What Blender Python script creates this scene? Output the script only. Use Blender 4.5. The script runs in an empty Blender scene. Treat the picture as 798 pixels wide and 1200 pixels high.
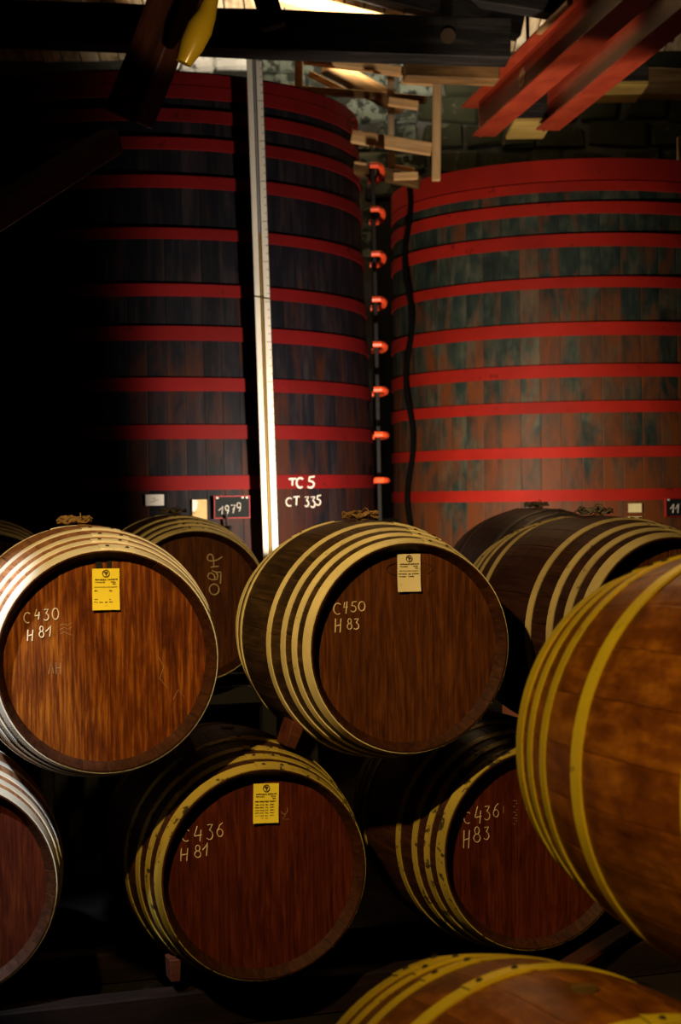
import bpy, bmesh, math, random
from mathutils import Vector, Matrix, noise
random.seed(7)
S = bpy.context.scene
COL = S.collection
PI = math.pi
R = math.radians

# ------------------------------------------------------------------ camera
CAM_Z = 1.8
F_PX = 1900.0                       # focal length in pixels of the 798x1200 frame
PITCH, ROLL = R(-0.75), R(0.8)
cam_d = bpy.data.cameras.new('camera')
cam_d.sensor_fit = 'VERTICAL'
cam_d.sensor_height = 36.0
cam_d.lens = F_PX / 1200.0 * 36.0
cam_d.clip_start = 0.05
cam_d.dof.use_dof = True
cam_d.dof.focus_distance = 5.3
cam_d.dof.aperture_fstop = 4.5
cam = bpy.data.objects.new('camera', cam_d)
COL.objects.link(cam)
CAM_M = Matrix.Translation((0, 0, CAM_Z)) @ Matrix.Rotation(PI / 2 + PITCH, 4, 'X') @ Matrix.Rotation(-ROLL, 4, 'Z')
cam.matrix_world = CAM_M
S.camera = cam
CAM_O = Vector((0, 0, CAM_Z))
CAM_R = CAM_M.to_3x3()

def ray(px, py):
    return (CAM_R @ Vector(((px - 399) / F_PX, (600 - py) / F_PX, -1))).normalized()
def at_y(px, py, Y):
    d = ray(px, py)
    return CAM_O + d * (Y / d.y)
def at_z(px, py, z):
    d = ray(px, py)
    return CAM_O + d * ((z - CAM_Z) / d.z)

# ------------------------------------------------------------------ world, lamps, exposure
w = bpy.data.worlds.new('cellar_dark')
S.world = w
w.use_nodes = True
w.node_tree.nodes['Background'].inputs[0].default_value = (0.55, 0.6, 0.8, 1)
w.node_tree.nodes['Background'].inputs[1].default_value = 0.0
S.view_settings.view_transform = 'Standard'
S.view_settings.look = 'None'
S.view_settings.gamma = 1.0
S.view_settings.use_curve_mapping = False
S.view_settings.exposure = 0.0

def spot(name, loc, target, watts, color, size_deg, blend=0.5, radius=0.05):
    l = bpy.data.lights.new(name, 'SPOT')
    l.energy = watts
    l.color = color
    l.spot_size = R(size_deg)
    l.spot_blend = blend
    l.shadow_soft_size = radius
    o = bpy.data.objects.new(name, l)
    COL.objects.link(o)
    o.location = loc
    o.rotation_euler = (Vector(target) - Vector(loc)).to_track_quat('-Z', 'Y').to_euler()
    return o
def lamp(name, loc, watts, color, radius=0.05):
    l = bpy.data.lights.new(name, 'POINT')
    l.energy = watts
    l.color = color
    l.shadow_soft_size = radius
    o = bpy.data.objects.new(name, l)
    COL.objects.link(o)
    o.location = loc
    return o

spot('barrel_spot_warm', (-1.2, 2.55, 3.45), (0.2, 5.6, 1.55), 560, (1.0, 0.68, 0.27), 58, 0.8, 0.05)
spot('aisle_spot_warm', (-0.5, 0.9, 2.9), (0.95, 3.0, 1.1), 205, (1.0, 0.66, 0.18), 48, 0.8, 0.08)
spot('doorway_daylight', (-1.75, 3.9, 2.9), (-1.25, 5.3, 1.05), 420, (0.74, 0.85, 1.0), 27, 0.45, 0.04)
spot('vat_floor_lamp', (0.30, 9.25, 1.70), (1.08, 11.05, 1.80), 215, (1.0, 0.80, 0.60), 178, 0.12, 0.04)
spot('red_beam_fill', (0.5, 6.6, 2.0), (1.25, 9.2, 4.1), 260, (1.0, 0.74, 0.50), 26, 0.6, 0.04)  # added lamp to light the undersides of the red beams
spot('chute_fill', (-0.1, 5.2, 2.7), at_y(229, 38, 6.4), 42, (1.0, 0.86, 0.5), 17, 0.6, 0.03)  # added lamp that brightens the yellow chute alone, no fixture
spot('roof_lamp', (0.15, 11.6, 4.9), (0.25, 12.7, 6.2), 850, (1.0, 0.86, 0.66), 115, 0.6, 0.05)

# ------------------------------------------------------------------ materials
def new_mat(name):
    m = bpy.data.materials.new(name)
    m.use_nodes = True
    nt = m.node_tree
    return m, nt, nt.nodes['Principled BSDF']
def N(nt, t, **kw):
    n = nt.nodes.new(t)
    for k, v in kw.items():
        setattr(n, k, v)
    return n
def ramp(nt, stops):
    r = N(nt, 'ShaderNodeValToRGB')
    e = r.color_ramp.elements
    while len(e) < len(stops):
        e.new(0.5)
    for i, (p, c) in enumerate(stops):
        e[i].position = p
        e[i].color = (c[0], c[1], c[2], 1)
    return r
def coords(nt, scale, rand=0.0):
    tc = N(nt, 'ShaderNodeTexCoord')
    mp = N(nt, 'ShaderNodeMapping')
    mp.inputs['Scale'].default_value = scale
    nt.links.new(tc.outputs['Object'], mp.inputs['Vector'])
    oi = N(nt, 'ShaderNodeObjectInfo')
    mul = N(nt, 'ShaderNodeMath', operation='MULTIPLY')
    nt.links.new(oi.outputs['Random'], mul.inputs[0])
    mul.inputs[1].default_value = 40.0 * rand
    return mp.outputs['Vector'], mul.outputs[0], oi
def noise4(nt, vec, wv, scale, detail=5, rough=0.6, dist=0.0):
    n = N(nt, 'ShaderNodeTexNoise', noise_dimensions='4D')
    n.inputs['Scale'].default_value = scale
    n.inputs['Detail'].default_value = detail
    n.inputs['Roughness'].default_value = rough
    n.inputs['Distortion'].default_value = dist
    nt.links.new(vec, n.inputs['Vector'])
    nt.links.new(wv, n.inputs['W'])
    return n
def mixc(nt, a, b, fac, mode='MIX'):
    m = N(nt, 'ShaderNodeMix', data_type='RGBA', blend_type=mode)
    for s, v in ((m.inputs[0], fac), (m.inputs[6], a), (m.inputs[7], b)):
        if hasattr(v, 'links') or hasattr(v, 'is_linked'):
            nt.links.new(v, s)
        elif isinstance(v, (int, float)):
            s.default_value = v
        else:
            s.default_value = (v[0], v[1], v[2], 1)
    return m.outputs[2]
def bump(nt, bsdf, h, strength, dist=0.01):
    b = N(nt, 'ShaderNodeBump')
    b.inputs['Strength'].default_value = strength
    b.inputs['Distance'].default_value = dist
    nt.links.new(h, b.inputs['Height'])
    nt.links.new(b.outputs[0], bsdf.inputs['Normal'])

def wood(name, dark, mid, light, axis='Y', fine=60.0, stretch=0.06, rough=0.5, spec=0.3, vary=0.35, stain=None, stain_pos=0.6, bstr=0.25, fig=2.2, mixf=0.62, zlow=None):
    m, nt, b = new_mat(name)
    sc = {'X': (stretch, 1, 1), 'Y': (1, stretch, 1), 'Z': (1, 1, stretch)}[axis]
    v, wv, oi = coords(nt, sc, 1)
    g = noise4(nt, v, wv, fine, 4, 0.65, 0.3)
    v2, wv2, _ = coords(nt, tuple(max(s, stretch * 3.5) for s in sc), 1)
    big = noise4(nt, v2, wv2, fine * 0.13, 4, 0.6, fig)
    add = N(nt, 'ShaderNodeMath', operation='MULTIPLY_ADD')
    nt.links.new(g.outputs[0], add.inputs[0])
    add.inputs[1].default_value = mixf
    mul = N(nt, 'ShaderNodeMath', operation='MULTIPLY')
    nt.links.new(big.outputs[0], mul.inputs[0])
    mul.inputs[1].default_value = 1.1 - mixf
    nt.links.new(mul.outputs[0], add.inputs[2])
    r = ramp(nt, [(0.36, dark), (0.54, mid), (0.72, light)])
    nt.links.new(add.outputs[0], r.inputs[0])
    hsv = N(nt, 'ShaderNodeHueSaturation')
    mr = N(nt, 'ShaderNodeMapRange')
    mr.inputs[3].default_value = 1 - vary
    mr.inputs[4].default_value = 1 + vary
    nt.links.new(oi.outputs['Random'], mr.inputs[0])
    nt.links.new(mr.outputs[0], hsv.inputs['Value'])
    nt.links.new(r.outputs[0], hsv.inputs['Color'])
    col = hsv.outputs[0]
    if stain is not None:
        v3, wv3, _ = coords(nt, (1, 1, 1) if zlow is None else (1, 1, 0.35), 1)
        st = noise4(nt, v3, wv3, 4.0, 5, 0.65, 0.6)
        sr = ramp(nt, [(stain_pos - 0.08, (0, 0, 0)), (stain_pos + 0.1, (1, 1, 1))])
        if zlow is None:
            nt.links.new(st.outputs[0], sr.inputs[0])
        else:       # second colour spreads further towards the foot of the vat
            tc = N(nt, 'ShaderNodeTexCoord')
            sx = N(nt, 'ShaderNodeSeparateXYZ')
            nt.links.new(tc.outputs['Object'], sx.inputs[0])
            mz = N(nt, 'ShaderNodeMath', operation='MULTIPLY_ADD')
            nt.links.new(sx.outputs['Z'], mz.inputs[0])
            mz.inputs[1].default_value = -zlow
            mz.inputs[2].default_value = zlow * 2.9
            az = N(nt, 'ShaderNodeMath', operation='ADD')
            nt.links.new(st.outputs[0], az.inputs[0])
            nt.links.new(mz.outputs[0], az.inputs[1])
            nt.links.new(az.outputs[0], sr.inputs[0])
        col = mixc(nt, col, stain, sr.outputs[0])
    nt.links.new(col, b.inputs['Base Color'])
    b.inputs['Roughness'].default_value = rough
    b.inputs['Specular IOR Level'].default_value = spec
    bump(nt, b, g.outputs[0], bstr, 0.004)
    return m

def paint(name, c, rough=0.5, worn=None, worn_pos=0.68, scale=25, metal=0.0, spec=0.4, var=0.12):
    m, nt, b = new_mat(name)
    v, wv, oi = coords(nt, (1, 1, 1), 1)
    n = noise4(nt, v, wv, scale, 6, 0.65)
    n2 = noise4(nt, v, wv, scale * 0.15, 4, 0.6)
    dk = tuple(x * (1 - var * 2.2) for x in c)
    lt = tuple(min(1, x * (1 + var)) for x in c)
    r = ramp(nt, [(0.32, dk), (0.68, lt)])
    nt.links.new(n2.outputs[0], r.inputs[0])
    col = r.outputs[0]
    if worn is not None:
        wr = ramp(nt, [(worn_pos - 0.02, (0, 0, 0)), (worn_pos + 0.03, (1, 1, 1))])
        nt.links.new(n.outputs[0], wr.inputs[0])
        col = mixc(nt, col, worn, wr.outputs[0])
    nt.links.new(col, b.inputs['Base Color'])
    b.inputs['Roughness'].default_value = rough
    b.inputs['Metallic'].default_value = metal
    b.inputs['Specular IOR Level'].default_value = spec
    bump(nt, b, n.outputs[0], 0.15, 0.003)
    return m
def flat(name, c, rough=0.7, spec=0.2, metal=0.0):
    m, nt, b = new_mat(name)
    b.inputs['Base Color'].default_value = (c[0], c[1], c[2], 1)
    b.inputs['Roughness'].default_value = rough
    b.inputs['Specular IOR Level'].default_value = spec
    b.inputs['Metallic'].default_value = metal
    return m

M = {}
M['head_bright'] = wood('oak_head_bright', (0.022, 0.004, 0.001), (0.130, 0.028, 0.002), (0.34, 0.105, 0.008), 'Z', 95, 0.06, 0.5, 0.2, 0.06, (0.035, 0.006, 0.001), 0.62, 0.4, 2.2, 0.78)
M['head_brown'] = wood('oak_head_brown', (0.020, 0.0045, 0.001), (0.076, 0.020, 0.003), (0.155, 0.046, 0.007), 'Z', 100, 0.05, 0.55, 0.2, 0.05, (0.03, 0.007, 0.002), 0.66, 0.4, 3.5, 0.6)
M['head_red'] = wood('oak_head_red', (0.018, 0.002, 0.001), (0.066, 0.009, 0.002), (0.125, 0.023, 0.004), 'Z', 100, 0.05, 0.55, 0.2, 0.06, (0.02, 0.003, 0.001), 0.66, 0.4, 3.5, 0.6)
M['chime'] = wood('oak_chime_shaded', (0.010, 0.003, 0.001), (0.034, 0.009, 0.002), (0.06, 0.018, 0.004), 'Y', 70, 0.1, 0.6, 0.2, 0.12)  # rim bevel darkened in colour for the shadow inside the head
M['stave_dark'] = wood('oak_stave_dark', (0.010, 0.005, 0.002), (0.035, 0.017, 0.006), (0.085, 0.044, 0.015), 'Y', 70, 0.05, 0.55, 0.3, 0.25)
M['stave_plum'] = wood('oak_stave_plum', (0.010, 0.003, 0.002), (0.034, 0.010, 0.005), (0.06, 0.02, 0.009), 'Y', 70, 0.05, 0.5, 0.3, 0.25)
M['stave_shadowed'] = wood('oak_stave_shadowed', (0.004, 0.002, 0.002), (0.012, 0.005, 0.004), (0.024, 0.011, 0.008), 'Y', 70, 0.05, 0.5, 0.3, 0.25)  # plum oak blackened to put the back row barrel in shadow
M['stave_shade'] = wood('oak_stave_shade', (0.007, 0.002, 0.0015), (0.020, 0.006, 0.004), (0.038, 0.013, 0.007), 'Y', 70, 0.05, 0.5, 0.3, 0.25)  # plum oak darkened, the cast shadow held in its colour
M['stave_daylit'] = wood('oak_stave_daylit', (0.12, 0.045, 0.018), (0.27, 0.11, 0.045), (0.40, 0.20, 0.09), 'Y', 70, 0.05, 0.55, 0.3, 0.2)  # oak paled in colour to carry the cool daylight
M['stave_amber'] = wood('oak_stave_amber', (0.06, 0.014, 0.002), (0.16, 0.045, 0.005), (0.34, 0.12, 0.012), 'Y', 34, 0.3, 0.42, 0.35, 0.05, (0.07, 0.018, 0.003), 0.60)
M['hoop_pale'] = paint('hoop_pale_galvanised', (0.80, 0.66, 0.31), 0.42, (0.36, 0.28, 0.14), 0.66, 30, 0.12)
M['hoop_daylit'] = paint('hoop_galvanised_daylit', (0.84, 0.78, 0.62), 0.36, (0.40, 0.36, 0.28), 0.68, 30, 0.15)  # galvanised hoops whitened in colour where cool daylight falls
M['hoop_yellow'] = paint('hoop_yellow_worn', (0.50, 0.37, 0.06), 0.45, (0.06, 0.045, 0.02), 0.575, 22, 0.25)
M['hoop_olive'] = paint('hoop_olive', (0.78, 0.60, 0.035), 0.42, (0.42, 0.30, 0.04), 0.62, 22, 0.25)
M['hoop_pale_shaded'] = paint('hoop_pale_shaded', (0.42, 0.33, 0.14), 0.45, (0.14, 0.10, 0.04), 0.62, 26, 0.12)  # cream hoops dimmed in colour for the barrel in shadow
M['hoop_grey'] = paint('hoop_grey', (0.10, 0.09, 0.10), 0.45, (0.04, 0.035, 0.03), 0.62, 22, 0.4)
M['rivet'] = flat('dark_rivet', (0.03, 0.022, 0.015), 0.6)
M['chalk'] = paint('chalk', (0.74, 0.58, 0.34), 0.95, (0.45, 0.30, 0.16), 0.62, 120, 0, 0.1)
M['chalk_dim'] = flat('chalk_faint', (0.36, 0.22, 0.11), 0.95)
M['white_paint'] = paint('white_lettering', (0.75, 0.72, 0.66), 0.8, (0.3, 0.22, 0.18), 0.62, 90)
M['floor_rail'] = wood('floor_rail_shaded', (0.003, 0.0015, 0.001), (0.009, 0.004, 0.0025), (0.02, 0.008, 0.005), 'X', 30, 0.08, 0.8, 0.15, 0.2)  # rail wood blackened to carry the shade near the floor
M['tag_yellow'] = paint('tag_yellow', (0.92, 0.74, 0.05), 0.75, (0.78, 0.55, 0.05), 0.7, 40, 0, 0.2, 0.05)
M['tag_cream'] = paint('tag_cream', (0.86, 0.74, 0.42), 0.75, (0.55, 0.32, 0.05), 0.64, 18, 0, 0.2, 0.1)
M['ink'] = flat('ink', (0.10, 0.055, 0.02), 0.9)
M['strap_black'] = flat('strap_black', (0.012, 0.009, 0.012), 0.7)
M['paper_white'] = paint('paper_white', (0.75, 0.74, 0.70), 0.85, (0.6, 0.58, 0.5), 0.66, 20)
M['paper_tan'] = paint('paper_tan', (0.55, 0.40, 0.18), 0.85, (0.35, 0.2, 0.07), 0.6, 15)
M['paper_lemon'] = paint('paper_lemon', (0.86, 0.78, 0.42), 0.85, (0.7, 0.6, 0.25), 0.66, 20)
M['hessian'] = paint('hessian', (0.26, 0.15, 0.055), 0.95, (0.16, 0.09, 0.03), 0.55, 60, 0, 0.05, 0.25)
M['hessian_grey'] = paint('hessian_grey', (0.16, 0.13, 0.11), 0.95, (0.05, 0.04, 0.03), 0.55, 60, 0, 0.05, 0.25)
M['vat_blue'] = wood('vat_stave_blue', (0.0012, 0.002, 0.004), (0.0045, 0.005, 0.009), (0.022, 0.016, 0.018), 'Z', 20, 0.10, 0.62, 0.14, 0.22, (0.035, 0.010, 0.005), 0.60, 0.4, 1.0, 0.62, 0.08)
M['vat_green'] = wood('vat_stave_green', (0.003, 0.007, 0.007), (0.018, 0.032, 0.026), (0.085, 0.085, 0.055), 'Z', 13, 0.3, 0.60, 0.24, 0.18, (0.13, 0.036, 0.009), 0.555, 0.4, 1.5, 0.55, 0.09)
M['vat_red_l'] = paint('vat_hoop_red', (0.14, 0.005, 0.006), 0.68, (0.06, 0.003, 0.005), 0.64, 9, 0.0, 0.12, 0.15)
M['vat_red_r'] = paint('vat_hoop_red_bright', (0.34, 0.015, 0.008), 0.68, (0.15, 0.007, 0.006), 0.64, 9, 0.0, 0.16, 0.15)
M['gauge_cream'] = paint('gauge_cream', (0.86, 0.84, 0.76), 0.6, (0.62, 0.56, 0.44), 0.66, 14, 0, 0.3, 0.08)
M['brass'] = flat('brass_tube', (0.26, 0.17, 0.04), 0.5, 0.3, 0.2)
M['tube'] = flat('sight_tube', (0.30, 0.32, 0.34), 0.15, 0.6)
M['rung_red'] = flat('rung_orange_red', (0.85, 0.085, 0.02), 0.45, 0.5)
M['black'] = paint('black_iron', (0.010, 0.009, 0.009), 0.7, (0.02, 0.015, 0.012), 0.6, 10)
M['cable'] = flat('black_rubber', (0.0025, 0.0025, 0.0025), 0.9, 0.05)
M['beam_red'] = wood('steel_red_paint', (0.16, 0.017, 0.006), (0.24, 0.028, 0.009), (0.32, 0.045, 0.014), 'X', 12, 0.3, 0.5, 0.35, 0.08)
M['beam_black'] = wood('timber_black', (0.0025, 0.0025, 0.0025), (0.006, 0.0055, 0.006), (0.03, 0.027, 0.026), 'X', 30, 0.08, 0.7, 0.25, 0.2)
M['knot'] = flat('knot_brown', (0.035, 0.022, 0.010), 0.8)
M['beam_brown'] = wood('timber_brown', (0.03, 0.016, 0.006), (0.11, 0.06, 0.02), (0.24, 0.13, 0.045), 'X', 30, 0.08, 0.7, 0.25, 0.2)
M['pine'] = wood('timber_pine', (0.36, 0.20, 0.08), (0.60, 0.38, 0.17), (0.76, 0.54, 0.28), 'X', 30, 0.06, 0.65, 0.25, 0.15)
M['pine_lit'] = wood('timber_lit_yellow', (0.14, 0.09, 0.02), (0.30, 0.21, 0.05), (0.50, 0.38, 0.12), 'X', 30, 0.06, 0.65, 0.25, 0.15)  # lamplight put into the colour of the joist undersides
M['pine_old'] = wood('timber_grey_pine', (0.10, 0.08, 0.05), (0.22, 0.18, 0.12), (0.36, 0.30, 0.20), 'X', 30, 0.06, 0.7, 0.25, 0.15)
M['roof_board'] = wood('roof_board', (0.22, 0.12, 0.05), (0.62, 0.46, 0.28), (0.85, 0.74, 0.55), 'Y', 22, 0.08, 0.75, 0.2, 0.3, (0.07, 0.04, 0.02), 0.6)
M['rail'] = wood('rail_red_brown', (0.02, 0.005, 0.003), (0.07, 0.016, 0.007), (0.13, 0.035, 0.013), 'X', 30, 0.08, 0.6, 0.25, 0.2)
M['stone_white'] = paint('stone_pale', (0.62, 0.62, 0.58), 0.9, (0.12, 0.11, 0.10), 0.56, 12, 0, 0.15, 0.25)
M['stone_dark'] = paint('stone_green_black', (0.020, 0.022, 0.012), 0.95, (0.05, 0.05, 0.03), 0.62, 9, 0, 0.1, 0.3)
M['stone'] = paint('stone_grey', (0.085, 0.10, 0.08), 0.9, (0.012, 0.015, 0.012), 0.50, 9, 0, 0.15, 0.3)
M['plaster'] = paint('mortar', (0.04, 0.04, 0.034), 0.95, (0.04, 0.04, 0.04), 0.55, 7, 0, 0.1, 0.3)
M['dark_wall'] = paint('dark_wall', (0.035, 0.03, 0.028), 0.95, (0.01, 0.01, 0.01), 0.55, 4, 0, 0.1, 0.3)
M['floor'] = paint('earth_floor', (0.015, 0.011, 0.009), 0.95, (0.007, 0.005, 0.004), 0.55, 6, 0, 0.1, 0.3)
M['yellow_hose'] = paint('yellow_plastic', (0.55, 0.30, 0.012), 0.25, None, 0.6, 10, 0.1, 0.6)
M['slate'] = flat('slate_black', (0.005, 0.008, 0.009), 0.8)
M['slate_red'] = flat('slate_frame_red', (0.25, 0.01, 0.01), 0.5)
M['grey_panel'] = paint('grey_plank', (0.40, 0.42, 0.38), 0.9, (0.15, 0.15, 0.13), 0.58, 9)

# ------------------------------------------------------------------ helpers
def link(o, parent=None, kind=None):
    COL.objects.link(o)
    if parent is not None:
        o.parent = parent
    if kind:
        o['kind'] = kind
    return o
def mesh_from(name, verts, faces, mats, fm=None, smooth=True):
    me = bpy.data.meshes.new(name)
    me.from_pydata([tuple(v) for v in verts], [], faces)
    for m in mats:
        me.materials.append(m)
    if fm:
        me.polygons.foreach_set('material_index', fm)
    me.polygons.foreach_set('use_smooth', [smooth] * len(me.polygons))
    me.update()
    if smooth:
        me.set_sharp_from_angle(angle=R(38))
    return me
def obj(name, me, parent=None, loc=None, rot=None, kind=None):
    o = bpy.data.objects.new(name, me)
    link(o, parent, kind)
    if loc is not None: o.location = loc
    if rot is not None: o.rotation_euler = rot
    return o
def tag(o, label, cat, group=None, kind=None):
    o['label'] = label
    o['category'] = cat
    if group: o['group'] = group
    if kind: o['kind'] = kind
    return o
def thing(name, label, cat, loc=(0, 0, 0), rot=(0, 0, 0), group=None):
    o = bpy.data.objects.new(name, None)
    o.empty_display_size = 0.1
    COL.objects.link(o)
    o.location = loc
    o.rotation_euler = rot
    return tag(o, label, cat, group)
def box_data(sx, sy, sz, bev=0.0, c=(0, 0, 0), taper=None):
    """bevelled box as verts, faces"""
    bm = bmesh.new()
    bmesh.ops.create_cube(bm, size=1)
    for v in bm.verts:
        v.co = Vector((v.co.x * sx, v.co.y * sy, v.co.z * sz)) + Vector(c)
    if bev > 0:
        bmesh.ops.bevel(bm, geom=list(bm.edges), offset=bev, segments=1, affect='EDGES')
    return bm
def bm_obj(name, bm, mat, parent=None, loc=None, rot=None, kind=None, smooth=False):
    me = bpy.data.meshes.new(name)
    bm.normal_update()
    bm.to_mesh(me)
    bm.free()
    for m in (mat if isinstance(mat, (list, tuple)) else [mat]):
        me.materials.append(m)
    me.polygons.foreach_set('use_smooth', [smooth] * len(me.polygons))
    return obj(name, me, parent, loc, rot, kind)
def beam(name, p0, p1, wdt, hgt, mat, label=None, cat=None, group=None, parent=None, up=(0, 0, 1), bev=0.006, rough=0.0):
    """timber from p0 to p1; local X along the timber"""
    p0, p1 = Vector(p0), Vector(p1)
    d = p1 - p0
    L = d.length
    x = d.normalized()
    z = Vector(up)
    y = z.cross(x).normalized()
    z = x.cross(y)
    mid = (p0 + p1) / 2
    bm = box_data(L, wdt, hgt, 0)
    n = max(1, min(10, int(L / 0.35)))
    if n > 1:
        ed = [e for e in bm.edges if abs((e.verts[0].co - e.verts[1].co).x) > L * 0.5]
        bmesh.ops.subdivide_edges(bm, edges=ed, cuts=n)
    if rough > 0:
        for v in bm.verts:
            q = noise.noise_vector(v.co * 2.3 + mid) * rough
            v.co += Vector((0, q.y, q.z))
    if bev:
        sh = [e for e in bm.edges if len(e.link_faces) == 2 and e.calc_face_angle(0) > 0.8]
        bmesh.ops.bevel(bm, geom=sh, offset=bev, segments=1, affect='EDGES')
    o = bm_obj(name, bm, mat, parent)
    Mx = Matrix((x, y, z)).transposed().to_4x4()
    Mx.translation = mid
    o.matrix_world = Mx if parent is None else parent.matrix_world.inverted() @ Mx
    if label: tag(o, label, cat, group)
    return o
def tube_verts(pts, rad, seg=6, closed=False):
    vs, fs = [], []
    n = len(pts)
    prev = None
    for i, p in enumerate(pts):
        a = pts[(i - 1) % n] if (closed or i > 0) else p
        b = pts[(i + 1) % n] if (closed or i < n - 1) else p
        t = (Vector(b) - Vector(a)).normalized()
        if prev is None:
            u = Vector((0, 1, 0)) if abs(t.y) < 0.9 else Vector((1, 0, 0))
        else:
            u = prev
        u = (u - t * u.dot(t)).normalized()
        prev = u
        v = t.cross(u)
        r = rad[i] if isinstance(rad, (list, tuple)) else rad
        for k in range(seg):
            a_ = 2 * PI * k / seg
            vs.append(Vector(p) + (u * math.cos(a_) + v * math.sin(a_)) * r)
    for i in range(n if closed else n - 1):
        j = (i + 1) % n
        for k in range(seg):
            k2 = (k + 1) % seg
            fs.append((i * seg + k, i * seg + k2, j * seg + k2, j * seg + k))
    if not closed:
        fs.append(tuple(range(seg))[::-1])
        fs.append(tuple((n - 1) * seg + k for k in range(seg)))
    return vs, fs
def tubes_obj(name, lines, rad, mat, parent=None, seg=6, loc=None, rot=None, closed=False):
    V, Fc = [], []
    for pts in lines:
        v, f = tube_verts(pts, rad, seg, closed)
        o = len(V)
        V += v
        Fc += [tuple(i + o for i in q) for q in f]
    return obj(name, mesh_from(name, V, Fc, [mat]), parent, loc, rot)

def arc(cx, cy, rx, ry, a0, a1, n=10):
    return [(cx + rx * math.cos(R(a0 + (a1 - a0) * i / n)), cy + ry * math.sin(R(a0 + (a1 - a0) * i / n))) for i in range(n + 1)]
GL = {  # handwritten figures in a unit box, y up
    'C': [arc(0.62, 0.5, 0.6, 0.5, 50, 300, 12)],
    '0': [arc(0.5, 0.5, 0.46, 0.5, 100, 460, 16)],
    '4': [[(0.4, 1.0), (0.05, 0.42), (0.05, 0.34), (0.95, 0.42)], [(0.85, 0.75), (0.72, 0.0)]],
    '4b': [[(0.25, 0.95), (0.1, 0.5), (0.9, 0.55)], [(0.75, 1.0), (0.65, 0.5), (0.55, 0.0)]],
    '3': [[(0.1, 0.95), (0.85, 1.0), (0.45, 0.6)] + arc(0.42, 0.3, 0.5, 0.3, 75, -140, 10)],
    '5': [[(0.95, 1.0), (0.3, 0.95), (0.2, 0.58)] + arc(0.4, 0.3, 0.5, 0.3, 85, -140, 10)],
    '6': [[(0.85, 1.0), (0.45, 0.8), (0.12, 0.4)] + arc(0.5, 0.28, 0.4, 0.27, 170, 520, 12)],
    '8': [arc(0.5, 0.76, 0.3, 0.24, -90, 270, 12), arc(0.5, 0.27, 0.42, 0.27, 90, 450, 12)],
    '1': [[(0.0, 0.45), (0.55, 0.7), (0.95, 1.0), (0.75, 0.0)]],
    'H': [[(0.12, 1.0), (0.05, 0.0)], [(0.95, 1.0), (0.82, 0.0)], [(0.08, 0.45), (0.9, 0.55)]],
    'T': [[(0.0, 0.95), (1.0, 1.0)], [(0.55, 1.0), (0.5, 0.0)]],
    '9': [arc(0.45, 0.7, 0.38, 0.3, 0, 360, 12), [(0.83, 0.7), (0.75, 0.3), (0.5, 0.0)]],
    '7': [[(0.05, 0.95), (0.95, 1.0), (0.45, 0.0)], [(0.3, 0.5), (0.8, 0.5)]],
}
def glyph_px(ch, x0, y0, x1, y1):
    return [[(x0 + u * (x1 - x0), y1 + v * (y0 - y1)) for u, v in st] for st in GL[ch]]

# ------------------------------------------------------------------ barrels
BL, RB, RH = 0.98, 0.42, 0.348
HL = BL / 2
HEAD_IN = 0.040
def prof(t):            # t from 0 (front end) to BL
    q = abs(t - HL) / HL
    return RB - (RB - RH) * q * q * (1.0 - 0.12 * q) / 0.88
NST = 26
def stave_mesh(mat, chime, seg=10):
    half = PI / NST - 0.0016
    ts = [BL * i / seg for i in range(seg + 1)]
    vs, fs, fm = [], [], []
    angs = [-half, -half * 0.9, 0, half * 0.9, half]
    drop = [0.0007, 0.0, 0.0, 0.0, 0.0007]
    loops = []
    outer = [(t, prof(t)) for t in ts]
    inner = [(BL - HEAD_IN, prof(BL) - 0.028), (BL * 0.8, prof(BL * 0.8) - 0.03), (HL, RB - 0.03), (BL * 0.2, prof(BL * 0.2) - 0.03), (HEAD_IN, prof(0) - 0.028)]
    ring = [(0.0, prof(0) - 0.005)] + outer + [(BL, prof(BL) - 0.005)] + inner
    for j, (t, r) in enumerate(ring):
        is_out = 1 <= j <= len(outer)
        for a, d in zip(angs, drop):
            rr = r - (d if is_out else 0)
            vs.append((math.sin(a) * rr, t - HL, math.cos(a) * rr))
    n, k = len(ring), len(angs)
    for j in range(n):
        j2 = (j + 1) % n
        for i in range(k - 1):
            fs.append((j * k + i, j2 * k + i, j2 * k + i + 1, j * k + i + 1))
            fm.append(0 if 1 <= j < len(outer) else 1)
    fs.append(tuple(j * k for j in range(n))[::-1])
    fs.append(tuple(j * k + k - 1 for j in range(n)))
    fm += [0, 0]
    me = mesh_from('stave', vs, fs, [mat, chime], fm, False)
    return me
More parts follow.
